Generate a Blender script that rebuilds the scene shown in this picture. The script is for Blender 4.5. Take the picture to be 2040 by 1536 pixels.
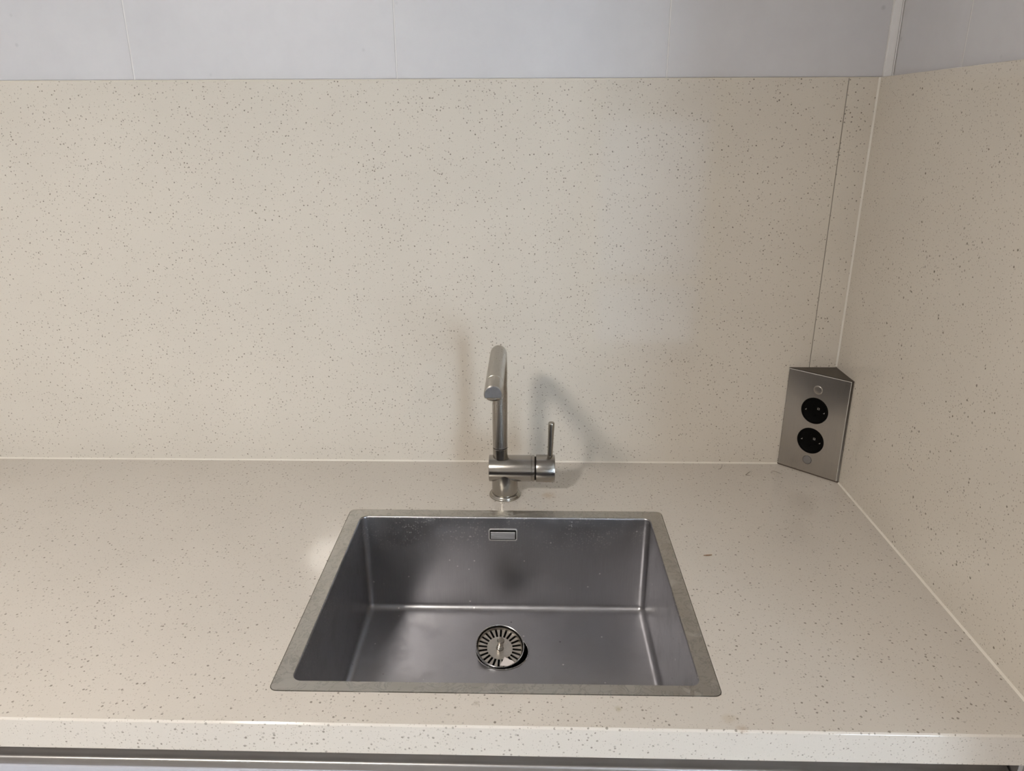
import bpy, bmesh, math, random
from mathutils import Vector, Matrix

# ---------------------------------------------------------------- scene, camera, light
S = bpy.context.scene
for o in list(bpy.data.objects):
    bpy.data.objects.remove(o)
COL = S.collection
PI = math.pi

cam_d = bpy.data.cameras.new('camera')
cam = bpy.data.objects.new('camera', cam_d)
COL.objects.link(cam)
S.camera = cam
cam_d.sensor_width = 36.0
cam_d.lens = 1479.5 / 2040 * 36.0
cam_d.clip_start = 0.02
R_ = Vector((0.99976458, 0.02151686, -0.00279431))
U_ = Vector((-0.00457466, 0.33492239, 0.94223461))
F_ = Vector((-0.02120981, 0.94200001, -0.33494197))
M = Matrix((R_, U_, -F_)).transposed().to_4x4()
M.translation = (0.0135, -1.3482, 0.64094)
cam.matrix_world = M

S.view_settings.view_transform = 'Standard'
S.view_settings.look = 'None'
S.view_settings.gamma = 1.0
S.view_settings.use_curve_mapping = False
S.view_settings.exposure = -0.08

W = bpy.data.worlds.new('world')
S.world = W
W.use_nodes = True
W.node_tree.nodes['Background'].inputs[0].default_value = (0.55, 0.62, 0.75, 1)
W.node_tree.nodes['Background'].inputs[1].default_value = 0.6


def area(name, loc, target, sx, sy, power, color, shape='RECTANGLE'):
    d = bpy.data.lights.new(name, 'AREA')
    d.shape = shape
    d.size = sx
    d.size_y = sy
    d.energy = power
    d.color = color
    o = bpy.data.objects.new(name, d)
    COL.objects.link(o)
    o.location = loc
    o.rotation_euler = (Vector(target) - Vector(loc)).to_track_quat('-Z', 'Y').to_euler()
    return o


# warm ceiling lamp, upper left behind the camera (throws the tap's shadow to the right)
area('ceiling_lamp_light', (-0.93, -1.88, 1.42), (-0.93, -1.88, 0), 0.34, 0.34, 46, (1.0, 0.935, 0.85), 'DISK')
# daylight through the window to the right, behind the end of the side wall
area('window_daylight', (1.835, -3.80, 0.45), (1.835, 0, 0.45), 0.80, 1.7, 74, (0.76, 0.86, 1.0))
# dim daylight through the glazed door straight behind
area('door_daylight', (0.82, -3.79, -0.10), (0.82, 0, -0.10), 0.70, 1.5, 3.8, (0.74, 0.85, 1.0))


# ---------------------------------------------------------------- helpers
def link(name, me, parent=None, mat=None):
    o = bpy.data.objects.new(name, me)
    COL.objects.link(o)
    if mat is not None:
        me.materials.append(mat)
    if parent is not None:
        o.parent = parent
    return o


def finish(name, bm, mat, parent=None, smooth=35, recalc=True):
    if recalc:
        bmesh.ops.recalc_face_normals(bm, faces=bm.faces)
    me = bpy.data.meshes.new(name)
    bm.to_mesh(me)
    bm.free()
    if smooth:
        me.polygons.foreach_set('use_smooth', [True] * len(me.polygons))
        me.set_sharp_from_angle(angle=math.radians(smooth))
    return link(name, me, parent, mat)


def thing(name, label, cat, loc=(0, 0, 0)):
    o = bpy.data.objects.new(name, None)
    o.empty_display_size = 0.02
    COL.objects.link(o)
    o.location = loc
    o['label'] = label
    o['category'] = cat
    return o


def tag(o, label, cat):
    o['label'] = label
    o['category'] = cat
    return o


def bevel(bm, w, seg=2, edges=None, limit=30):
    if edges is None:
        bm.normal_update()
        edges = [e for e in bm.edges if len(e.link_faces) == 2 and e.calc_face_angle(0) > math.radians(limit)]
    bmesh.ops.bevel(bm, geom=edges, offset=w, segments=seg, profile=0.5, affect='EDGES', clamp_overlap=True)


def box_bm(x0, x1, y0, y1, z0, z1, bv=0.0, seg=2):
    bm = bmesh.new()
    r = bmesh.ops.create_cube(bm, size=1.0)
    for v in r['verts']:
        v.co.x = x0 if v.co.x < 0 else x1
        v.co.y = y0 if v.co.y < 0 else y1
        v.co.z = z0 if v.co.z < 0 else z1
    if bv:
        bevel(bm, bv, seg)
    return bm


def frame_from(axis, up=None):
    a = Vector(axis).normalized()
    u = Vector(up) if up else (Vector((1, 0, 0)) if abs(a.x) < 0.9 else Vector((0, 1, 0)))
    u = (u - a * u.dot(a)).normalized()
    return a, u, a.cross(u)


def loft(bm, loops, closed=True, cap0=True, cap1=True):
    rows = [[bm.verts.new(p) for p in L] for L in loops]
    n = len(rows[0])
    for A, B in zip(rows, rows[1:]):
        for i in range(n if closed else n - 1):
            j = (i + 1) % n
            bm.faces.new((A[i], A[j], B[j], B[i]))
    if cap0:
        bm.faces.new(rows[0])
    if cap1:
        bm.faces.new(list(reversed(rows[-1])))
    return rows


def lathe(bm, origin, axis, prof, n=48, cap0=True, cap1=True):
    a, u, w = frame_from(axis)
    o = Vector(origin)
    loops = []
    for r, h in prof:
        loops.append([o + a * h + (u * math.cos(2 * PI * i / n) + w * math.sin(2 * PI * i / n)) * r for i in range(n)])
    return loft(bm, loops, True, cap0, cap1)


def rrect(cx, cy, hx, hy, r, seg=6, side=8):
    """rounded rectangle, points counter-clockwise, same count for any r"""
    pts = []
    cs = [(1, 1, 0), (-1, 1, PI / 2), (-1, -1, PI), (1, -1, 3 * PI / 2)]
    for k, (sx, sy, a0) in enumerate(cs):
        c = (cx + sx * (hx - r), cy + sy * (hy - r))
        arc = [(c[0] + r * math.cos(a0 + PI / 2 * i / seg), c[1] + r * math.sin(a0 + PI / 2 * i / seg)) for i in range(seg + 1)]
        pts += arc
        nx = cs[(k + 1) % 4]
        c2 = (cx + nx[0] * (hx - r), cy + nx[1] * (hy - r))
        q = (c2[0] + r * math.cos(nx[2]), c2[1] + r * math.sin(nx[2]))
        p = arc[-1]
        for i in range(1, side):
            t = i / side
            pts.append((p[0] + (q[0] - p[0]) * t, p[1] + (q[1] - p[1]) * t))
    return pts


def circle(cx, cy, r, n=40):
    return [(cx + r * math.cos(2 * PI * i / n), cy + r * math.sin(2 * PI * i / n)) for i in range(n)]


def plate(bm, outer, holes, z0, z1, xf=lambda x, y, z: (x, y, z)):
    """flat plate with holes; z1 is its front"""
    def fill(z):
        es, loops = [], []
        for L in [outer] + holes:
            vs = [bm.verts.new((x, y, z)) for x, y in L]
            loops.append(vs)
            for i in range(len(vs)):
                es.append(bm.edges.new((vs[i], vs[(i + 1) % len(vs)])))
        bmesh.ops.triangle_fill(bm, use_beauty=True, use_dissolve=False, edges=es)
        return loops
    A, B = fill(z0), fill(z1)
    for a, b in zip(A, B):
        n = len(a)
        for i in range(n):
            bm.faces.new((a[i], a[(i + 1) % n], b[(i + 1) % n], b[i]))
    for v in bm.verts:
        v.co = xf(*v.co)


# ---------------------------------------------------------------- materials
class NT:
    def __init__(self, name):
        self.m = bpy.data.materials.new(name)
        self.m.use_nodes = True
        self.t = self.m.node_tree
        self.b = self.t.nodes['Principled BSDF']
        self.tc = None

    def n(self, typ, **kw):
        x = self.t.nodes.new(typ)
        for k, v in kw.items():
            if k.startswith('_'):
                x.inputs[k[1:].replace('_', ' ')].default_value = v
            else:
                setattr(x, k, v)
        return x

    def l(self, a, b):
        self.t.links.new(a, b)

    def obj(self):
        if not self.tc:
            self.tc = self.n('ShaderNodeTexCoord')
        return self.tc.outputs['Object']

    def mapping(self, scale=(1, 1, 1), loc=(0, 0, 0), rot=(0, 0, 0), src=None):
        mp = self.n('ShaderNodeMapping')
        mp.inputs['Scale'].default_value = scale
        mp.inputs['Location'].default_value = loc
        mp.inputs['Rotation'].default_value = rot
        self.l(src or self.obj(), mp.inputs['Vector'])
        return mp.outputs[0]

    def math(self, op, a, b=None, c=None, clamp=False):
        x = self.n('ShaderNodeMath', operation=op, use_clamp=clamp)
        for i, q in enumerate((a, b, c)):
            if q is None:
                continue
            if isinstance(q, (int, float)):
                x.inputs[i].default_value = q
            else:
                self.l(q, x.inputs[i])
        return x.outputs[0]

    def noise(self, scale, detail=4, rough=0.55, src=None):
        x = self.n('ShaderNodeTexNoise')
        x.inputs['Scale'].default_value = scale
        x.inputs['Detail'].default_value = detail
        x.inputs['Roughness'].default_value = rough
        self.l(src or self.obj(), x.inputs['Vector'])
        return x

    def ramp(self, fac, a, b, smooth=False):
        x = self.n('ShaderNodeMapRange')
        x.interpolation_type = 'SMOOTHSTEP' if smooth else 'LINEAR'
        x.inputs['From Min'].default_value = a
        x.inputs['From Max'].default_value = b
        self.l(fac, x.inputs['Value'])
        return x.outputs[0]

    def mix(self, fac, a, b):
        x = self.n('ShaderNodeMix', data_type='RGBA')
        if isinstance(fac, (int, float)):
            x.inputs[0].default_value = fac
        else:
            self.l(fac, x.inputs[0])
        for i, q in ((6, a), (7, b)):
            if isinstance(q, tuple):
                x.inputs[i].default_value = (*q, 1)
            else:
                self.l(q, x.inputs[i])
        return x.outputs[2]

    def bump(self, h, strength=0.1, dist=0.001):
        x = self.n('ShaderNodeBump')
        x.inputs['Strength'].default_value = strength
        x.inputs['Distance'].default_value = dist
        self.l(h, x.inputs['Height'])
        self.l(x.outputs[0], self.b.inputs['Normal'])

    def set(self, **kw):
        for k, v in kw.items():
            k = k.replace('_', ' ')
            if isinstance(v, (int, float)):
                self.b.inputs[k].default_value = v
            elif isinstance(v, tuple):
                self.b.inputs[k].default_value = (*v, 1)
            else:
                self.l(v, self.b.inputs[k])
        return self


def plain(name, col, rough=0.5, metal=0.0, spec=0.5):
    t = NT(name)
    nz = t.noise(60, 3)
    c = t.mix(nz.outputs[0], tuple(x * 0.94 for x in col), tuple(min(1, x * 1.05) for x in col))
    t.set(Base_Color=c, Roughness=rough, Metallic=metal)
    t.b.inputs['Specular IOR Level'].default_value = spec
    return t.m


def stone(name, base, rough, stains=(), k=1.0, amt=1.0):
    """speckled engineered stone: two sizes of dark grains, clustered, plus pale ones"""
    t = NT(name)
    co = t.obj()
    clus = t.noise(26, 3).outputs[0]
    wob = t.n('ShaderNodeTexNoise')
    wob.inputs['Scale'].default_value = 420
    t.l(co, wob.inputs['Vector'])
    off = t.n('ShaderNodeVectorMath', operation='MULTIPLY_ADD')
    t.l(wob.outputs['Color'], off.inputs[0])
    off.inputs[1].default_value = (0.0016, 0.0016, 0.0016)
    t.l(co, off.inputs[2])

    def grains(cell, frac, r0, r1, seed, cl):
        mp = t.mapping((1 / cell,) * 3, (seed, seed * 1.7, seed * 0.6), src=off.outputs[0])
        v = t.n('ShaderNodeTexVoronoi', feature='F1')
        t.l(mp, v.inputs['Vector'])
        v.inputs['Scale'].default_value = 1.0
        sep = t.n('ShaderNodeSeparateColor')
        t.l(v.outputs['Color'], sep.inputs[0])
        # cells chosen at random, more of them where the clusters are
        lim = t.math('MULTIPLY_ADD', clus, cl, frac - cl * 0.5)
        on = t.math('LESS_THAN', sep.outputs[0], lim)
        rad = t.math('MULTIPLY_ADD', sep.outputs[1], r1 - r0, r0)
        d = t.math('SUBTRACT', rad, v.outputs['Distance'])
        s = t.math('MULTIPLY', d, 20.0, clamp=True)
        dark = t.math('MULTIPLY_ADD', sep.outputs[2], 0.6, 0.4)
        return t.math('MULTIPLY', t.math('MULTIPLY', s, on), dark)
    g1 = grains(0.0066 * k, 0.62, 0.12, 0.32, 3.1, 1.3)
    g2 = grains(0.0040 * k, 0.75, 0.14, 0.30, 11.7, 1.3)
    g3 = grains(0.0050, 0.25, 0.08, 0.20, 27.3, 0.3)
    cloud = t.noise(5, 5).outputs[0]
    fine = t.noise(700, 2).outputs[0]
    c = t.mix(t.ramp(cloud, 0.3, 0.7), tuple(x * 0.965 for x in base), tuple(x * 1.02 for x in base))
    c = t.mix(t.math('MULTIPLY', t.ramp(fine, 0.35, 0.7), 0.12), c, tuple(x * 0.72 for x in base))
    c = t.mix(t.math('MULTIPLY', g3, 0.35), c, tuple(min(0.9, x * 1.18) for x in base))
    c = t.mix(t.math('MULTIPLY', g2, 0.62 * amt), c, (0.20, 0.165, 0.125))
    c = t.mix(t.math('MULTIPLY', g1, 0.85 * amt), c, (0.15, 0.125, 0.10))
    for (x, y, z, r, col, amt) in stains:       # dried marks lying on the stone
        mp = t.n('ShaderNodeVectorMath', operation='DISTANCE')
        t.l(co, mp.inputs[0])
        mp.inputs[1].default_value = (x, y, z)
        nz = t.noise(90, 4).outputs[0]
        d = t.math('MULTIPLY_ADD', nz, r * 1.2, mp.outputs['Value'])
        f = t.ramp(d, r * 1.55, r * 0.55, True)
        c = t.mix(t.math('MULTIPLY', f, amt), c, col)
    sm = t.noise(9, 5).outputs[0]
    t.set(Base_Color=c, Roughness=t.math('MULTIPLY_ADD', sm, 0.10, rough - 0.05))
    t.b.inputs['Specular IOR Level'].default_value = 0.5
    return t.m


def steel(name, col=(0.55, 0.54, 0.52), rough=0.28, brush=(1, 1, 1), var=0.12, stains=0.0, specks=False, aniso=0.0):
    t = NT(name)
    mp = t.mapping(brush)
    br = t.noise(900, 3, 0.6, mp).outputs[0]
    big = t.noise(7, 5).outputs[0]
    c = t.mix(big, tuple(x * 0.88 for x in col), tuple(min(1, x * 1.1) for x in col))
    c = t.mix(t.math('MULTIPLY', t.ramp(br, 0.35, 0.65), 0.22), c, tuple(x * 0.72 for x in col))
    r = t.math('MULTIPLY_ADD', br, var, rough - var / 2)
    r = t.math('MULTIPLY_ADD', big, 0.06, t.math('SUBTRACT', r, 0.03))
    if stains:
        blot = t.noise(48, 6, 0.62)
        blot.inputs['Distortion'].default_value = 1.4
        edge = t.math('ABSOLUTE', t.math('SUBTRACT', blot.outputs[0], 0.52))
        line = t.ramp(edge, 0.034, 0.004)
        area_ = t.ramp(blot.outputs[0], 0.45, 0.62, True)
        c = t.mix(t.math('MULTIPLY', line, 0.35 * stains), c, tuple(x * 0.45 for x in col))
        c = t.mix(t.math('MULTIPLY', area_, 0.5 * stains), c, tuple(min(1, x * 1.12) for x in col))
        r = t.math('MULTIPLY_ADD', area_, 0.16 * stains, r)
    if specks:                                  # dried lime drops near the top of the rear wall and loose spots
        sep = t.n('ShaderNodeSeparateXYZ')
        t.l(t.obj(), sep.inputs[0])
        top = t.ramp(sep.outputs['Z'], -0.085, -0.015, True)
        patch = t.ramp(t.noise(14, 4).outputs[0], 0.36, 0.58, True)
        v = t.n('ShaderNodeTexVoronoi', feature='F1')
        v.inputs['Scale'].default_value = 260
        t.l(t.obj(), v.inputs['Vector'])
        s2 = t.n('ShaderNodeSeparateColor')
        t.l(v.outputs['Color'], s2.inputs[0])
        dot = t.math('MULTIPLY', t.ramp(v.outputs['Distance'], 0.42, 0.1), t.math('LESS_THAN', s2.outputs[0], 0.62))
        f = t.math('MULTIPLY', t.math('MULTIPLY', dot, patch), top)
        c = t.mix(t.math('MULTIPLY', f, 0.8), c, (0.75, 0.74, 0.72))
        r = t.math('MULTIPLY_ADD', f, 0.3, r)
        v2 = t.n('ShaderNodeTexVoronoi', feature='F1')
        v2.inputs['Scale'].default_value = 45
        t.l(t.obj(), v2.inputs['Vector'])
        s3 = t.n('ShaderNodeSeparateColor')
        t.l(v2.outputs['Color'], s3.inputs[0])
        dd = t.math('MULTIPLY', t.ramp(v2.outputs['Distance'], 0.09, 0.05), t.math('LESS_THAN', s3.outputs[0], 0.5))
        spotcol = t.mix(t.math('GREATER_THAN', s3.outputs[1], 0.45), (0.16, 0.15, 0.15), (0.85, 0.84, 0.82))
        c = t.mix(t.math('MULTIPLY', dd, 0.8), c, spotcol)
        # the matt greyish bloom left by hard water around and under the waste
        bloom = t.noise(22, 6, 0.65).outputs[0]
        r = t.math('MULTIPLY_ADD', t.ramp(bloom, 0.45, 0.7, True), 0.12, r)
    t.set(Base_Color=c, Roughness=r, Metallic=1.0)
    if aniso:
        t.b.inputs['Anisotropic'].default_value = aniso
    t.bump(br, 0.05, 0.0004)
    return t.m


STONE_WALL = stone('speckled_cream_stone', (0.645, 0.592, 0.518), 0.07, amt=1.08)
STONE_TOP = stone('speckled_cream_worktop', (0.645, 0.596, 0.535), 0.075, stains=(
    (0.052, -0.142, 0.0, 0.020, (0.48, 0.33, 0.20), 0.45),
    (-0.045, -0.655, 0.0, 0.006, (0.35, 0.30, 0.25), 0.55),
    (0.120, -0.661, 0.0, 0.007, (0.38, 0.33, 0.20), 0.55),
    (0.255, -0.690, 0.0, 0.010, (0.40, 0.28, 0.18), 0.5),
    (0.245, -0.674, 0.0, 0.012, (0.50, 0.41, 0.30), 0.45)), k=0.82, amt=0.85)
SINK_STEEL = steel('brushed_bowl_steel', (0.41, 0.405, 0.42), 0.35, (1, 1, 0.03), 0.10, specks=True)
RIM_STEEL = steel('stained_rim_steel', (0.52, 0.505, 0.475), 0.36, (0.05, 1, 1), 0.10, stains=1.7)
TAP_STEEL = steel('brushed_tap_steel', (0.39, 0.37, 0.335), 0.21, (1, 1, 0.04), 0.12)
TAP_SIDE = steel('brushed_tap_steel_lathe', (0.40, 0.38, 0.355), 0.21, (0.04, 1, 1), 0.12)
SPOUT_STEEL = steel('satin_spout_steel', (0.41, 0.385, 0.35), 0.29, (1, 0.05, 1), 0.10)
END_STEEL = steel('dull_end_steel', (0.26, 0.26, 0.275), 0.33, (1, 1, 1), 0.10, stains=0.5)
CAP_STEEL = steel('bright_cut_steel', (0.62, 0.62, 0.63), 0.22, (1, 1, 1), 0.10, stains=0.6)
PLATE_STEEL = steel('brushed_plate_steel', (0.48, 0.455, 0.43), 0.22, (1, 1, 0.02), 0.14)
BASKET_STEEL = steel('strainer_steel', (0.70, 0.66, 0.61), 0.30, (1, 1, 1), 0.08, stains=0.4)
CHANNEL = steel('aluminium_channel', (0.50, 0.485, 0.48), 0.36, (0.02, 1, 1), 0.06)
BLACK = plain('black_plastic', (0.0025, 0.0025, 0.0025), 0.45, spec=0.06)
DARKGAP = plain('dark_gap', (0.012, 0.011, 0.010), 0.7, spec=0.2)
SILICONE = plain('cream_silicone', (0.82, 0.77, 0.67), 0.35)
SILICONE_DARK = plain('darker_silicone', (0.68, 0.64, 0.58), 0.4)  # same silicone in a darker tone, for the upright corner bead
SILICONE_MID = plain('pale_silicone', (0.75, 0.70, 0.62), 0.35)
GROUT = plain('white_grout', (0.80, 0.78, 0.77), 0.6)
TRIMW = plain('white_tile_trim', (0.80, 0.79, 0.79), 0.3)
DIRT = plain('brown_joint_dirt', (0.075, 0.055, 0.04), 0.7)
SEAM = plain('grey_stone_joint', (0.25, 0.225, 0.20), 0.6)


def tile_mat():
    t = NT('pale_grey_wall_tile')
    a = t.noise(6, 6, 0.6).outputs[0]
    b = t.noise(38, 5, 0.62).outputs[0]
    c = t.mix(t.ramp(a, 0.3, 0.7), (0.60, 0.59, 0.61), (0.65, 0.64, 0.655))
    c = t.mix(t.math('MULTIPLY', t.ramp(b, 0.40, 0.75), 0.30), c, (0.57, 0.56, 0.585))
    v = t.n('ShaderNodeTexVoronoi', feature='F1')
    v.inputs['Scale'].default_value = 34
    t.l(t.obj(), v.inputs['Vector'])
    s = t.n('ShaderNodeSeparateColor')
    t.l(v.outputs['Color'], s.inputs[0])
    dot = t.math('MULTIPLY', t.ramp(v.outputs['Distance'], 0.16, 0.06), t.math('LESS_THAN', s.outputs[0], 0.10))
    c = t.mix(t.math('MULTIPLY', dot, 0.4), c, (0.36, 0.36, 0.38))
    t.set(Base_Color=c, Roughness=0.38)
    t.bump(b, 0.08, 0.0006)
    return t.m


TILE = tile_mat()
PAINT = plain('room_paint', (0.74, 0.72, 0.69), 0.75)
DIM = plain('grey_hall_paint', (0.30, 0.28, 0.26), 0.8)
CREAM = plain('cream_door_frame', (0.86, 0.76, 0.55), 0.45)
FLOORM = plain('grey_floor', (0.34, 0.32, 0.30), 0.45)
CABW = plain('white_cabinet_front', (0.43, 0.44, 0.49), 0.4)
GLASS = None
_g = NT('door_glass')
_g.set(Base_Color=(0.92, 0.96, 0.97), Roughness=0.02)
_g.b.inputs['Transmission Weight'].default_value = 1.0
_g.b.inputs['IOR'].default_value = 1.05
_nz = _g.noise(3, 2)
_g.bump(_nz.outputs[0], 0.02, 0.001)
GLASS = _g.m

# ---------------------------------------------------------------- the room
XR, XT, YT, HS = 0.5975, 0.6215, 0.008, 0.7088      # stone on right wall, tile planes, splashback height
ZC, ZF = 1.45, -0.90


def struct(name, bm, mat, parent=None, smooth=0):
    o = finish(name, bm, mat, parent, smooth)
    if parent is None:
        o['kind'] = 'structure'
    return o


wall_back = struct('wall_back', box_bm(-2.4, 0.75, YT + 0.0011, 0.16, ZF, ZC), GROUT)
wall_right = struct('wall_right', box_bm(XT + 0.0011, 0.75, -0.95, YT + 0.0011, ZF, ZC), GROUT)
struct('wall_left', box_bm(-2.5, -2.4, -3.9, 0.16, ZF, ZC), PAINT)
struct('floor', box_bm(-2.5, 2.6, -3.9, 0.16, ZF - 0.1, ZF), FLOORM)
struct('ceiling', box_bm(-2.5, 2.6, -3.9, 0.16, ZC, ZC + 0.1), PAINT)
struct('wall_front', box_bm(-2.5, 0.42, -3.9, -3.72, ZF, ZC), PAINT)
# window wall to the right, and the window itself
wall_hall = struct('wall_hall', box_bm(1.42, 2.5, -3.9, -3.72, ZF, -0.42), DIM)
struct('wall_segment', box_bm(1.42, 2.5, -3.9, -3.72, 1.32, ZC), DIM, wall_hall)
struct('wall_segment', box_bm(2.25, 2.5, -3.9, -3.72, -0.42, 1.32), DIM, wall_hall)
w = struct('window_1', box_bm(1.42, 1.47, -3.77, -3.70, -0.42, 1.32, 0.004), TRIMW)
for a, b, c, e in ((2.20, 2.25, -0.42, 1.32), (1.47, 2.20, -0.42, -0.37), (1.47, 2.20, 1.27, 1.32)):
    struct('window_frame', box_bm(a, b, -3.77, -3.70, c, e, 0.004), TRIMW, w)
struct('window_pane', box_bm(1.47, 2.20, -3.742, -3.738, -0.37, 1.27), GLASS, w)
struct('wall_lintel', box_bm(0.42, 1.42, -3.9, -3.72, 1.25, ZC), PAINT)
struct('wall_side', box_bm(2.5, 2.6, -3.72, -0.95, ZF, ZC), PAINT)
struct('wall_return', box_bm(0.75, 2.6, -0.95, -0.83, ZF, ZC), PAINT)

# the glazed door behind the camera, mirrored faintly in the stone
d = struct('door_1', box_bm(1.20, 1.40, -3.74, -3.66, ZF, 1.25, 0.004), CREAM)
struct('door_frame', box_bm(0.42, 0.48, -3.80, -3.70, ZF, 1.25, 0.004), CREAM, d)
struct('door_frame', box_bm(0.48, 1.20, -3.80, -3.70, 1.19, 1.25, 0.004), CREAM, d)
struct('door_rail', box_bm(0.48, 1.20, -3.77, -3.73, -0.42, -0.36, 0.004), TRIMW, d)
struct('door_glass', box_bm(0.48, 1.20, -3.752, -3.746, ZF + 0.02, 1.19), GLASS, d)


def tiles_back():
    jx = [-2.4, -2.02, -1.568, -1.116, -0.6604, -0.2104, 0.2446, 0.6045]
    g = 0.0011
    for r, (z0, z1) in enumerate(((HS + 0.0012, 1.30), (1.303, ZC))):
        for a, b in zip(jx, jx[1:]):
            bm = box_bm(a + g, b - g, YT, YT + 0.0010, z0, z1, 0.0004, 1)
            finish('tile', bm, TILE, wall_back, 0)


def tiles_right():
    jy = [YT - 0.0012, -0.199, -0.651, -0.95]
    g = 0.0017
    for z0, z1 in ((HS + 0.0012, 1.30), (1.303, ZC)):
        for a, b in zip(jy, jy[1:]):
            bm = box_bm(XT, XT + 0.0010, b + g, a - g, z0, z1, 0.0004, 1)
            finish('tile', bm, TILE, wall_right, 0)


tiles_back()
tiles_right()
# white corner profile between the two tiled walls
bm = box_bm(0.6055, 0.6186, YT - 0.0012, YT + 0.001, HS + 0.001, ZC, 0.0005, 1)
b2 = box_bm(0.6192, 0.6214, YT - 0.0014, YT + 0.001, HS + 0.001, ZC, 0.0004, 1)
me = bpy.data.meshes.new('tmp')
b2.to_mesh(me)
b2.free()
bm.from_mesh(me)
bpy.data.meshes.remove(me)
struct('trim_1', bm, TRIMW)

# ---------------------------------------------------------------- stone splashbacks
SEAM_X = 0.5465
bm = box_bm(-2.395, SEAM_X - 0.0006, 0.0, YT - 0.0005, 0.0012, HS, 0.0007, 1)
tag(finish('splashback', bm, STONE_WALL, None, 0), 'wide cream speckled stone splashback slab behind the tap', 'splashback')
bm = box_bm(SEAM_X + 0.0006, XR - 0.0008, 0.0003, YT - 0.0005, 0.0012, HS, 0.0007, 1)
tag(finish('splashback', bm, STONE_WALL, None, 0), 'narrow upright strip of speckled stone above the corner socket', 'splashback')
bm = box_bm(XR, XT + 0.0008, -0.945, YT - 0.001, 0.0012, HS, 0.0007, 1)
tag(finish('splashback', bm, STONE_WALL, None, 0), 'shaded speckled stone slab covering the right-hand side wall', 'splashback')
# thin dark joint between the wide slab and the strip
bm = box_bm(SEAM_X - 0.0006, SEAM_X + 0.0006, 0.0008, 0.006, 0.0012, HS - 0.001)
struct('trim_2', bm, SEAM)


def bead(name, p, q, n1, n2, w, mat):
    """quarter-round silicone bead along p-q, legs along n1 and n2"""
    p, q, n1, n2 = map(Vector, (p, q, n1, n2))
    prof = [Vector((0, 0, 0)), n1 * w, n1 * w * 0.55 + n2 * w * 0.55, n2 * w]
    bm = bmesh.new()
    loft(bm, [[p + v for v in prof], [q + v for v in prof]])
    return struct(name, bm, mat)


bead('trim_3', (-2.39, 0.0, 0.0), (0.5095, 0.0, 0.0), (0, -1, 0), (0, 0, 1), 0.0024, SILICONE_MID)
bead('trim_4', (XR, -0.084, 0.0), (XR, -0.69, 0.0), (-1, 0, 0), (0, 0, 1), 0.0025, SILICONE_MID)
bead('trim_5', (XR, 0.0, 0.203), (XR, 0.0, HS), (-1, 0, 0), (0, -1, 0), 0.0026, SILICONE_DARK)
bead('trim_6', (-2.39, 0.0, HS), (XR, 0.0, HS), (0, -1, 0), (0, 0, -1), 0.0011, SILICONE)

# ---------------------------------------------------------------- worktop with sink cut-out
YF, TH = -0.6911, 0.0425
SCX, SCY = -0.0248, -0.4191                          # sink centre
SHX, SHY = 0.270, 0.2199                             # half outer size


def fy(x):                                           # the front edge runs very slightly askew
    return YF - 0.0043 * x


def worktop():
    bm = bmesh.new()
    x0, x1, yb, ch = -2.38, XR - 0.0006, -0.0006, 0.0020
    cut = rrect(SCX, SCY, SHX + 0.0010, SHY + 0.0010, 0.0100, 6, 6)
    outer = [(x0, fy(x0) + ch), (x1, fy(x1) + ch), (x1, yb), (x0, yb)]
    es, loops = [], []
    for L in (outer, cut):
        vs = [bm.verts.new((x, y, 0)) for x, y in L]
        loops.append(vs)
        es += [bm.edges.new((vs[i], vs[(i + 1) % len(vs)])) for i in range(len(vs))]
    bmesh.ops.triangle_fill(bm, use_beauty=True, use_dissolve=False, edges=es)
    o, c = loops
    low = [bm.verts.new((v.co.x, v.co.y, -TH)) for v in c]
    n = len(c)
    for i in range(n):
        bm.faces.new((c[i], c[(i + 1) % n], low[(i + 1) % n], low[i]))
    # front chamfer, front face, small lower arris, underside lip, back, ends
    def row(dy, z):
        return [bm.verts.new((x0, fy(x0) + dy, z)), bm.verts.new((x1, fy(x1) + dy, z))]
    rows = [[o[0], o[1]], row(0.0003, -ch + 0.0003), row(0, -ch - 0.0004), row(0, -TH + 0.0008), row(0.0008, -TH), row(0.05, -TH)]
    for A, B in zip(rows, rows[1:]):
        bm.faces.new((A[0], A[1], B[1], B[0]))
    und = [rows[-1][0], rows[-1][1], bm.verts.new((x1, yb, -TH)), bm.verts.new((x0, yb, -TH))]
    es = [bm.edges.get((und[0], und[1])) or bm.edges.new((und[0], und[1]))]
    for i in (1, 2, 3):
        es.append(bm.edges.new((und[i], und[(i + 1) % 4])))
    for i in range(n):
        es.append(bm.edges.get((low[i], low[(i + 1) % n])))
    bmesh.ops.triangle_fill(bm, use_beauty=True, use_dissolve=False, edges=es)
    bm.faces.new((o[2], o[3], und[3], und[2]))
    return finish('worktop', bm, STONE_TOP, None, 0)


tag(worktop(), 'long cream speckled stone worktop holding the flush steel sink', 'worktop')

# ---------------------------------------------------------------- sink
IX, IY = 0.2488, 0.2006                              # half bowl size
ICX, ICY = -0.0247, -0.4222
DEP = 0.186
HOLE = (-0.0266, -0.3350)
HR = 0.0434


COVER_STEEL = steel('ribbed_cover_steel', (0.56, 0.55, 0.56), 0.5)
RING_STEEL = steel('satin_overflow_ring', (0.86, 0.84, 0.82), 0.55)


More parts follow.
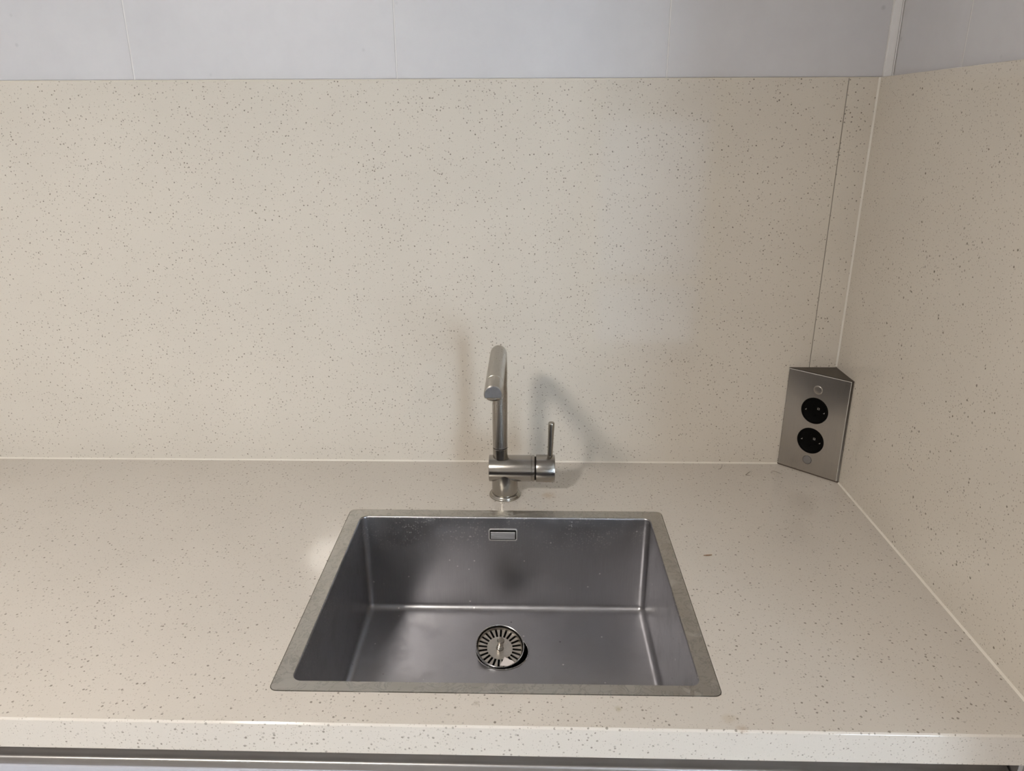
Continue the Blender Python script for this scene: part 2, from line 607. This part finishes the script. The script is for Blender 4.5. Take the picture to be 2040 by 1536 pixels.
def sink():
    t = thing('sink', 'rectangular brushed steel sink set flush into the speckled stone worktop', 'sink', (0, 0, 0))
    # flat rim
    bm = bmesh.new()
    plate(bm, rrect(SCX, SCY, SHX, SHY, 0.009, 6, 6), [rrect(ICX, ICY, IX, IY, 0.0125, 6, 6)], -0.0012, 0.0005)
    finish('rim', bm, RIM_STEEL, t, 25)
    # bowl: rolled lip, walls, round-bottomed edges, floor falling to the waste hole
    loops = []

    def L(inset, r, z, sag=None):
        pts = rrect(ICX, ICY, IX - inset, IY - inset, max(r, 0.002), 6, 12)
        return [(x, y, z) for x, y in pts]
    loops.append(L(-0.0012, 0.0137, -0.0011))
    loops.append(L(0.0002, 0.0123, -0.0003))
    loops.append(L(0.0010, 0.0115, -0.0012))
    loops.append(L(0.0013, 0.0112, -0.0030))
    for k in range(1, 9):
        loops.append(L(0.0013 + 0.0012 * k / 8, 0.0112, -0.003 - (DEP - 0.016) * k / 8))
    rf = 0.0125
    for k in range(1, 8):
        a = PI / 2 * k / 7
        loops.append(L(0.0025 + rf * (1 - math.cos(a)), 0.0112 - 0.008 * k / 7, -(DEP - 0.0135) - rf * math.sin(a)))
    base = loops[-1]
    zf = base[0][2]
    n = len(base)
    # morph the floor outline into the hole circle
    circ = []
    for (x, y, z) in base:
        a = math.atan2(y - HOLE[1], x - HOLE[0])
        circ.append((HOLE[0] + HR * math.cos(a), HOLE[1] + HR * math.sin(a), zf - 0.0030))
    for k in range(1, 11):
        s = k / 10
        loops.append([(p[0] + (q[0] - p[0]) * s, p[1] + (q[1] - p[1]) * s, zf + (q[2] - zf) * s) for p, q in zip(base, circ)])
    bm = bmesh.new()
    loft(bm, loops, True, False, False)
    finish('bowl', bm, SINK_STEEL, t, 60)
    zh = zf - 0.0030
    # waste fitting: bright edge ring and the dark cup below
    bm = bmesh.new()
    lathe(bm, (HOLE[0], HOLE[1], zh), (0, 0, 1), [(HR + 0.0012, 0.0005), (HR + 0.0002, 0.0010), (HR - 0.0008, 0.0004), (HR - 0.0012, -0.004), (HR - 0.0012, -0.012)], 64, False, False)
    w = finish('waste_fitting', bm, CAP_STEEL, t, 40)
    bm = bmesh.new()
    lathe(bm, (HOLE[0], HOLE[1], zh), (0, 0, 1), [(HR - 0.0012, -0.006), (HR - 0.004, -0.040), (0.026, -0.046), (0.022, -0.080)], 48, False, True)
    finish('waste_cup', bm, DARKGAP, w, 40)
    # overflow in the rear wall
    oy = ICY + IY - 0.0014
    ox, oz = -0.0283, -0.0335

    def up(x, y, z):
        return (x, oy - z, y)
    bm = bmesh.new()
    plate(bm, rrect(ox, oz, 0.0247, 0.0115, 0.0038, 5, 2), [rrect(ox, oz, 0.0230, 0.0098, 0.0026, 5, 2)], -0.001, 0.0011, up)
    ov = finish('overflow', bm, RING_STEEL, t, 30)
    bm = bmesh.new()
    plate(bm, rrect(ox, oz, 0.0231, 0.0099, 0.0026, 5, 2), [], -0.001, 0.0002, up)
    finish('overflow_slot', bm, DARKGAP, ov, 0)
    bm = box_bm(ox - 0.0213, ox + 0.0213, oy - 0.0026, oy - 0.0001, oz - 0.0078, oz + 0.0060, 0.0006, 1)
    for k in range(4):                               # fine ribs of the cover
        z = oz - 0.0056 + 0.0030 * k
        b2 = box_bm(ox - 0.0200, ox + 0.0200, oy - 0.0030, oy - 0.0020, z - 0.0006, z + 0.0006)
        me = bpy.data.meshes.new('tmp')
        b2.to_mesh(me)
        b2.free()
        bm.from_mesh(me)
        bpy.data.meshes.remove(me)
    finish('overflow_cover', bm, COVER_STEEL, ov, 30)
    return zh


ZH = sink()


# ---------------------------------------------------------------- basket strainer, lying askew in the waste hole
def strainer():
    t = thing('basket_strainer', 'round slotted steel basket strainer tilted in the sink waste', 'strainer')
    C = Vector((-0.0301, -0.3384, -0.1738))
    t.location = C
    t.rotation_euler = Matrix.Rotation(math.radians(17), 4, 'X').to_euler()
    rot = Matrix.Rotation(math.radians(6), 4, 'Y') @ Matrix.Rotation(math.radians(17), 4, 'X')
    t.rotation_euler = rot.to_euler()
    # upper ring
    bm = bmesh.new()
    R = 0.0398
    lathe(bm, (0, 0, 0), (0, 0, 1), [(R - 0.0012, -0.003), (R - 0.0012, 0.0006), (R - 0.0004, 0.0011), (R, 0.0004), (R - 0.0004, -0.005), (R - 0.003, -0.012)], 72, False, False)
    finish('rim_ring', bm, CAP_STEEL, t, 50)
    bm = bmesh.new()
    lathe(bm, (0, 0, 0), (0, 0, 1), [(R - 0.0013, 0.0), (R - 0.0028, -0.0085), (R - 0.006, -0.013), (0.004, -0.0135)], 48, False, True)
    finish('cup', bm, DARKGAP, t, 50)
    # slotted disc: 24 slots, hub, wedges and a thin outer ring
    ns, ri, ro = 24, 0.0212, 0.0352
    hw = 0.0018
    z = -0.0062
    bm = bmesh.new()

    def P(r, a, zz):
        return (r * math.cos(a), r * math.sin(a), zz)

    def slab(pts, z0, z1):
        A = [bm.verts.new((x, y, z0)) for x, y, *_ in pts]
        B = [bm.verts.new((x, y, z1)) for x, y, *_ in pts]
        k = len(A)
        bm.faces.new(list(reversed(A)))
        bm.faces.new(B)
        for i in range(k):
            bm.faces.new((A[i], A[(i + 1) % k], B[(i + 1) % k], B[i]))
    slab([P(ri, 2 * PI * i / 72, 0) for i in range(72)], z - 0.001, z)
    for k in range(ns):
        a0, a1 = 2 * PI * k / ns, 2 * PI * (k + 1) / ns
        pts = []
        for r, c in ((ri - 0.0002, 1), (ro, 1)):
            pts.append(P(r, a0 + hw / r, 0))
        mid = [P(ro, a0 + hw / ro + (a1 - a0 - 2 * hw / ro) * q, 0) for q in (0.33, 0.66)]
        pts += mid
        for r in (ro, ri - 0.0002):
            pts.append(P(r, a1 - hw / r, 0))
        slab(pts, z - 0.001, z)
    finish('slotted_disc', bm, BASKET_STEEL, t, 30)
    bm = bmesh.new()
    lathe(bm, (0, 0, 0), (0, 0, 1), [(R - 0.0030, -0.0028), (ro - 0.0002, z), (ro - 0.0002, z - 0.001), (R - 0.0030, z - 0.001)], 72, False, False)
    finish('outer_collar', bm, BASKET_STEEL, t, 30)
    # pull knob
    bm = bmesh.new()
    lathe(bm, (0, 0, z), (0, 0, 1), [(0.0066, 0), (0.0066, 0.0016), (0.0055, 0.0032), (0.0044, 0.0036), (0.0044, 0.0062), (0.0050, 0.0066), (0.0050, 0.0080), (0.0042, 0.0086), (0.0040, 0.0160),
                                     (0.0052, 0.0175), (0.0060, 0.0195), (0.0060, 0.0212), (0.0052, 0.0230), (0.0030, 0.0240)], 32, True, True)
    finish('knob', bm, SPOUT_STEEL, t, 40)
    return t, C, rot


st, STC, STR = strainer()

# torn white scrap resting on the strainer's front right slots
pts = [(0.0025, -0.0330), (0.0055, -0.0345), (0.0150, -0.0330), (0.0255, -0.0262), (0.0222, -0.0228), (0.0160, -0.0215), (0.0088, -0.0170), (0.0075, -0.0205), (0.0052, -0.0275)]
bm = bmesh.new()
plate(bm, pts, [], -0.0050, -0.0044)
random.seed(4)
for v in bm.verts:
    v.co.z += 0.0012 * math.sin(v.co.x * 260) * math.cos(v.co.y * 210) + 0.0012
    v.co = Vector(v.co)
bm.transform(Matrix.Translation(STC) @ STR)
sc = finish('scrap', bm, plain('white_scrap', (0.86, 0.80, 0.78), 0.5), None, 60)
tag(sc, 'small torn white scrap lying on the edge of the sink strainer', 'scrap')


# ---------------------------------------------------------------- tap
def tap():
    TX, TY = -0.0272, -0.1400
    t = thing('tap', 'brushed steel single lever kitchen tap standing behind the sink', 'tap', (TX, TY, 0))

    def F(name, bm, mat, parent=t, sm=40):
        bm.transform(Matrix.Translation((-TX, -TY, 0)))
        return finish(name, bm, mat, parent, sm)
    # base flange
    bm = bmesh.new()
    lathe(bm, (TX, TY, 0.0), (0, 0, 1), [(0.0270, 0), (0.0283, 0.0006), (0.0285, 0.0020), (0.0278, 0.0034), (0.0268, 0.0040), (0.0262, 0.0060), (0.0250, 0.0070), (0.0228, 0.0070)], 64, True, True)
    F('base_flange', bm, TAP_STEEL)
    zc, rb = 0.0537, 0.0239
    # base column
    bm = bmesh.new()
    lathe(bm, (TX, TY, 0.0068), (0, 0, 1), [(0.0232, 0), (0.0232, zc - 0.0068)], 64)
    F('base_column', bm, TAP_STEEL)
    # horizontal valve body with rounded ends
    yl = TY
    bm = bmesh.new()
    xl, xr = -0.0552, 0.0268
    lathe(bm, (xl, yl, zc), (1, 0, 0), [(rb - 0.0012, 0), (rb - 0.0003, 0.0004), (rb, 0.0014), (rb, 0.0750), (rb - 0.0005, 0.0755), (rb - 0.0005, 0.0762), (rb, 0.0767), (rb, xr - xl - 0.0012), (rb - 0.0012, xr - xl)], 64)
    F('valve_body', bm, TAP_SIDE)
    bm = bmesh.new()
    lathe(bm, (xr - 0.001, yl, zc), (1, 0, 0), [(rb - 0.0028, 0), (rb - 0.0028, 0.0052)], 48)
    F('valve_neck', bm, DARKGAP)
    # turning cap with lever
    bm = bmesh.new()
    rc = 0.0249
    lathe(bm, (xr + 0.0018, yl, zc), (1, 0, 0), [(rc - 0.0016, 0), (rc - 0.0003, 0.0006), (rc, 0.0016), (rc, 0.0321), (rc - 0.0004, 0.0334), (rc - 0.0016, 0.0340)], 64)
    cap = F('handle_cap', bm, TAP_SIDE)
    bm = bmesh.new()
    lathe(bm, (0.0536, yl, zc + 0.020), (0.0018, 0, 0.0680), [(0.0046, 0), (0.0046, 0.006), (0.0056, 0.0660), (0.0055, 0.0684), (0.0046, 0.0694)], 32)
    F('lever', bm, TAP_STEEL, t)
    # socket collar and swivelling spout
    px, rp = -0.0350, 0.0132
    bm = bmesh.new()
    lathe(bm, (px, yl, zc), (0, 0, 1), [(rp, 0), (rp, 0.0400), (rp - 0.0006, 0.0406)], 48)
    F('spout_socket', bm, TAP_STEEL)
    bm = bmesh.new()
    lathe(bm, (px, yl, 0.0935), (0, 0, 1), [(rp - 0.0009, 0), (rp - 0.0009, 0.0030)], 48)
    F('spout_seal', bm, DARKGAP)
    z0, zs, rbend = 0.0957, 0.2800, 0.040
    path = [(px, yl, z0), (px, yl, z0 + 0.0006), (px, yl, 0.17)]
    radii = [rp - 0.0006, rp, rp]
    for k in range(13):
        a = PI / 2 * k / 12
        path.append((px, yl - rbend * (1 - math.cos(a)), zs - rbend + rbend * math.sin(a)))
        radii.append(rp + 0.0001)
    ye = -0.3715                                     # spout end
    ys = ye + 0.0440                                 # joint of the spout head
    path += [(px, ys + 0.0012, zs), (px, ys + 0.0006, zs), (px, ys - 0.0004, zs)]
    radii += [rp + 0.0002, rp - 0.0008, rp - 0.0008]
    n = 48
    loops = []
    for i, p in enumerate(path):
        p = Vector(p)
        a = Vector(path[min(i + 1, len(path) - 1)]) - Vector(path[max(i - 1, 0)])
        a.normalize()
        u = Vector((1, 0, 0))
        w = a.cross(u)
        loops.append([p + (u * math.cos(2 * PI * k / n) + w * math.sin(2 * PI * k / n)) * radii[i] for k in range(n)])
    bm = bmesh.new()
    loft(bm, loops)
    sp = F('spout', bm, SPOUT_STEEL)
    # spout head: tube cut flat underneath, square at the end
    rh = rp + 0.0003
    flat = zs - 0.0062

    def ring(y, r, lim):
        out = []
        for k in range(n):
            a = 2 * PI * k / n
            z = zs + r * math.sin(a)
            out.append((px + r * math.cos(a), y, max(z, lim)))
        return out
    lo = zs - 0.05
    loops = [ring(ys - 0.0004, rh - 0.0008, lo), ring(ys - 0.0008, rh, lo), ring(ye + 0.0300, rh, lo), ring(ye + 0.0296, rh, flat), ring(ye + 0.0018, rh, flat), ring(ye + 0.0005, rh - 0.0003, flat + 0.0002), ring(ye, rh - 0.0010, flat + 0.0006)]
    bm = bmesh.new()
    loft(bm, loops)
    hd = F('spout_head', bm, SPOUT_STEEL, sp, 30)
    bm = bmesh.new()
    loops = [ring(ye + 0.0001, rh - 0.0014, flat + 0.0010), ring(ye - 0.0003, rh - 0.0020, flat + 0.0016)]
    loft(bm, loops)
    F('end_face', bm, END_STEEL, sp, 0)
    bm = bmesh.new()
    lathe(bm, (px, ye + 0.0128, flat + 0.0005), (0, 0, -1), [(0.0106, 0), (0.0106, 0.0040), (0.0100, 0.0050), (0.0086, 0.0052), (0.0084, 0.0030)], 40, True, True)
    F('aerator', bm, TAP_STEEL, sp, 35)


tap()


# ---------------------------------------------------------------- corner socket box
def corner_socket():
    A = Vector((0.5092, -0.0005, 0))
    B = Vector((XR - 0.0007, -0.0832, 0))
    t = thing('corner_socket', 'brushed steel corner box with two black power outlets', 'socket', A)
    u = (B - A)
    w = u.length
    u.normalize()
    nrm = Vector((u.y, -u.x, 0))                     # towards the room
    if nrm.y > 0:
        nrm = -nrm
    Hb = 0.2010

    def xf(x, y, z):
        p = u * x + nrm * z
        return (p.x, p.y, y)
    # housing: triangular prism in the corner
    bm = bmesh.new()
    C = Vector((XR - 0.0007, -0.0005, 0)) - A
    tri = [Vector((0.0, 0, 0)), B - A, C]
    rows = loft(bm, [[p + Vector((0, 0, 0.0004)) for p in tri], [p + Vector((0, 0, Hb)) for p in tri]])
    bevel(bm, 0.0007, 2)
    finish('housing', bm, HOUSING, t, 40)
    bm = bmesh.new()
    loft(bm, [[p + Vector((0, 0, 0.0002)) + nrm * 0.0009 for p in tri[:2]] + [p + Vector((0, 0, 0.0002)) for p in reversed(tri[:2])],
              [p + Vector((0, 0, 0.0034)) + nrm * 0.0009 for p in tri[:2]] + [p + Vector((0, 0, 0.0034)) for p in reversed(tri[:2])]])
    finish('bottom_joint', bm, DIRT, t, 0)
    # cover plate with two round openings
    cu = 0.0586
    zs = (0.1288, 0.0680)
    r = 0.0257
    bm = bmesh.new()
    outer = [(0.0016, 0.0030), (w - 0.0042, 0.0030), (w - 0.0042, Hb - 0.0020), (0.0016, Hb - 0.0020)]
    plate(bm, outer, [circle(cu, z, r, 48) for z in zs], 0.0004, 0.0019, xf)
    finish('cover_plate', bm, PLATE_STEEL, t, 30)
    # bright cut edges of the cover plate, at its top and right
    e = bmesh.new()
    for a, b in (((0.0016, Hb - 0.0020), (w - 0.0042, Hb - 0.0012)), ((w - 0.0042, 0.0030), (w - 0.0035, Hb - 0.0012))):
        vs = [e.verts.new(xf(x, y, z)) for z in (0.0002, 0.0020) for x, y in ((a[0], a[1]), (b[0], a[1]), (b[0], b[1]), (a[0], b[1]))]
        for q in ((0, 1, 2, 3), (4, 5, 6, 7), (0, 1, 5, 4), (1, 2, 6, 5), (2, 3, 7, 6), (3, 0, 4, 7)):
            e.faces.new([vs[i] for i in q])
    finish('plate_edge', e, CUT_EDGE, t, 0)
    for z in zs:
        # black insert: rim, shallow dish
        c = Vector(xf(cu, z, 0.0))
        bm = bmesh.new()
        lathe(bm, c, nrm, [(r - 0.0002, 0.0012), (r - 0.0008, 0.0022), (r - 0.0030, 0.0022), (r - 0.0042, 0.0006), (r - 0.0046, 0.00045)], 48, False, True)
        ins = finish('outlet', bm, BLACK, t, 40)
        for s in (-1, 1):                            # sprung earth contacts at the sides
            bm = bmesh.new()
            x0 = cu + s * 0.0172
            plate(bm, [(x0 - 0.0015, z - 0.0016), (x0 + 0.0013, z - 0.0016), (x0 + 0.0015, z + 0.0014), (x0 + 0.0004, z - 0.0004)], [], 0.0004, 0.0013, xf)
            finish('earth_contact', bm, steel_dark, ins, 30)
        for s in (-1, 1):                            # pin holes
            bm = bmesh.new()
            lathe(bm, Vector(xf(cu + 0.0005, z + s * 0.0095, 0.0)), nrm, [(0.0030, 0.0004), (0.0030, 0.0010), (0.0024, 0.0010), (0.0024, 0.0005)], 20, False, True)
            finish('pin_hole', bm, BLACK, ins, 40)
        bm = bmesh.new()                             # square-ringed centre screw
        plate(bm, [(cu + 0.0046, z + 0.0034), (cu + 0.0084, z + 0.0034), (cu + 0.0084, z + 0.0072), (cu + 0.0046, z + 0.0072)], [circle(cu + 0.0065, z + 0.0053, 0.0015, 12)], 0.0004, 0.0012, xf)
        finish('centre_screw', bm, steel_dark, ins, 0)
    for z, cx in ((0.1706, 0.0600), (0.0279, 0.0577)):
        bm = bmesh.new()
        lathe(bm, Vector(xf(cx, z, 0.0018)), nrm, [(0.0080, 0), (0.0080, 0.0005), (0.0076, 0.0009), (0.0066, 0.0010)], 40)
        cp = finish('screw_cap', bm, PLATE_STEEL if z > 0.1 else cap_grey, t, 40)
        bm = bmesh.new()
        lathe(bm, Vector(xf(cx, z, 0.0018)), nrm, [(0.0086, 0.0), (0.0086, 0.0003), (0.0078, 0.0003)], 40, False, False)
        finish('cap_joint', bm, DARKGAP if z < 0.1 else SEAM, cp, 0)


HOUSING = steel('dull_housing_steel', (0.17, 0.155, 0.14), 0.5)
steel_dark = steel('contact_steel', (0.7, 0.69, 0.68), 0.3)
CUT_EDGE = plain('bright_cut_edge', (0.62, 0.60, 0.56), 0.5)
cap_grey = plain('grey_plastic_cap', (0.17, 0.16, 0.155), 0.45)
corner_socket()


# ---------------------------------------------------------------- base cabinet under the worktop
def cabinet():
    t = thing('base_cabinet', 'pale base cabinet with steel grip channel under the worktop', 'cabinet', (0, -0.6, ZF))

    def F(name, bm, mat, sm=40, parent=t):
        bm.transform(Matrix.Translation((0, 0.6, -ZF)))
        return finish(name, bm, mat, parent, sm)
    x0, x1 = -2.36, 0.5755
    # sides and floor of the carcass, open at the top around the bowl
    for a, b in ((-2.36, -2.342), (-0.889, -0.871), (x1 - 0.018, x1 - 0.0005)):
        F('side_panel', box_bm(a, b, -0.640, -0.03, ZF + 0.10, -TH - 0.001, 0.0005, 1), CABW, 0)
    F('bottom_panel', box_bm(x0 + 0.018, x1 - 0.02, -0.640, -0.03, ZF + 0.10, ZF + 0.118), CABW, 0)
    F('plinth', box_bm(x0, x1, -0.60, -0.585, ZF + 0.0005, ZF + 0.10), DIM, 0)
    # doors
    xs = [x0, -1.62, -0.88, x1 - 0.004]
    for a, b in zip(xs, xs[1:]):
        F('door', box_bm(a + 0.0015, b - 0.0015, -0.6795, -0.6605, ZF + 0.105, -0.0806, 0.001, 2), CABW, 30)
    # grip channel: upper web leaning back, curved bottom, rounded front lip
    prof = [(-0.6500, -0.0436), (-0.6530, -0.0505), (-0.6570, -0.0575), (-0.6620, -0.0632), (-0.6680, -0.0672), (-0.6735, -0.0691),
            (-0.6760, -0.0690), (-0.6782, -0.0695), (-0.6794, -0.0709), (-0.6795, -0.0728), (-0.6795, -0.0800),
            (-0.6600, -0.0800), (-0.6500, -0.0750)]
    bm = bmesh.new()
    loft(bm, [[(x, y + 0.0 - 0.0043 * x, z) for y, z in prof] for x in (x0, x1 - 0.003)])
    F('grip_channel', bm, CHANNEL, 45)
    bm = box_bm(x1 - 0.0005, x1 + 0.005, -0.684, -0.62, -0.40, -TH - 0.001, 0.0008, 2)
    F('end_cap', bm, CHANNEL, 30)
    F('filler_panel', box_bm(x1 + 0.0075, XR - 0.001, -0.676, -0.655, ZF + 0.10, -TH - 0.001, 0.0008, 1), DIM, 0)


cabinet()


# ---------------------------------------------------------------- small leavings on the worktop
def strand(name, pts, r, mat, label, cat):
    n = 6
    bm = bmesh.new()
    loops = []
    for i, p in enumerate(pts):
        p = Vector(p)
        a = (Vector(pts[min(i + 1, len(pts) - 1)]) - Vector(pts[max(i - 1, 0)])).normalized()
        _, u, w = frame_from(a, (0, 0, 1))
        rr = r * (0.55 if i in (0, len(pts) - 1) else 1)
        loops.append([p + (u * math.cos(2 * PI * k / n) + w * math.sin(2 * PI * k / n)) * rr for k in range(n)])
    loft(bm, loops)
    tag(finish(name, bm, mat, None, 60), label, cat)


splinter = plain('brown_splinter', (0.20, 0.10, 0.045), 0.6)
hair = plain('dark_hair', (0.13, 0.10, 0.075), 0.5)
strand('crumb', [(0.2895, -0.3368, 0.0009), (0.2945, -0.3366, 0.0011), (0.2990, -0.3357, 0.0010), (0.3030, -0.3346, 0.0007)], 0.0009, splinter,
       'tiny reddish brown sliver lying on the worktop beside the sink', 'crumb')
h = 0.0006
strand('hair', [(0.3985, -0.0062, h), (0.3975, -0.0120, h), (0.3952, -0.0185, h), (0.3915, -0.0259, h), (0.3849, -0.0297, h)], 0.0003, hair,
       'short curled dark hair on the worktop against the splashback joint', 'hair')
strand('hair', [(0.4865, -0.0366, h), (0.4905, -0.0355, h), (0.4945, -0.0372, h), (0.4989, -0.0433, h), (0.5028, -0.0486, h)], 0.0003, hair,
       'short wavy dark hair in front of the corner socket', 'hair')
strand('hair', [(0.4459, -0.0379, h), (0.4400, -0.0440, h), (0.4323, -0.0533, h), (0.4370, -0.0552, h), (0.4408, -0.0561, h)], 0.0003, hair,
       'small bent dark hair between the curled and the wavy hair', 'hair')
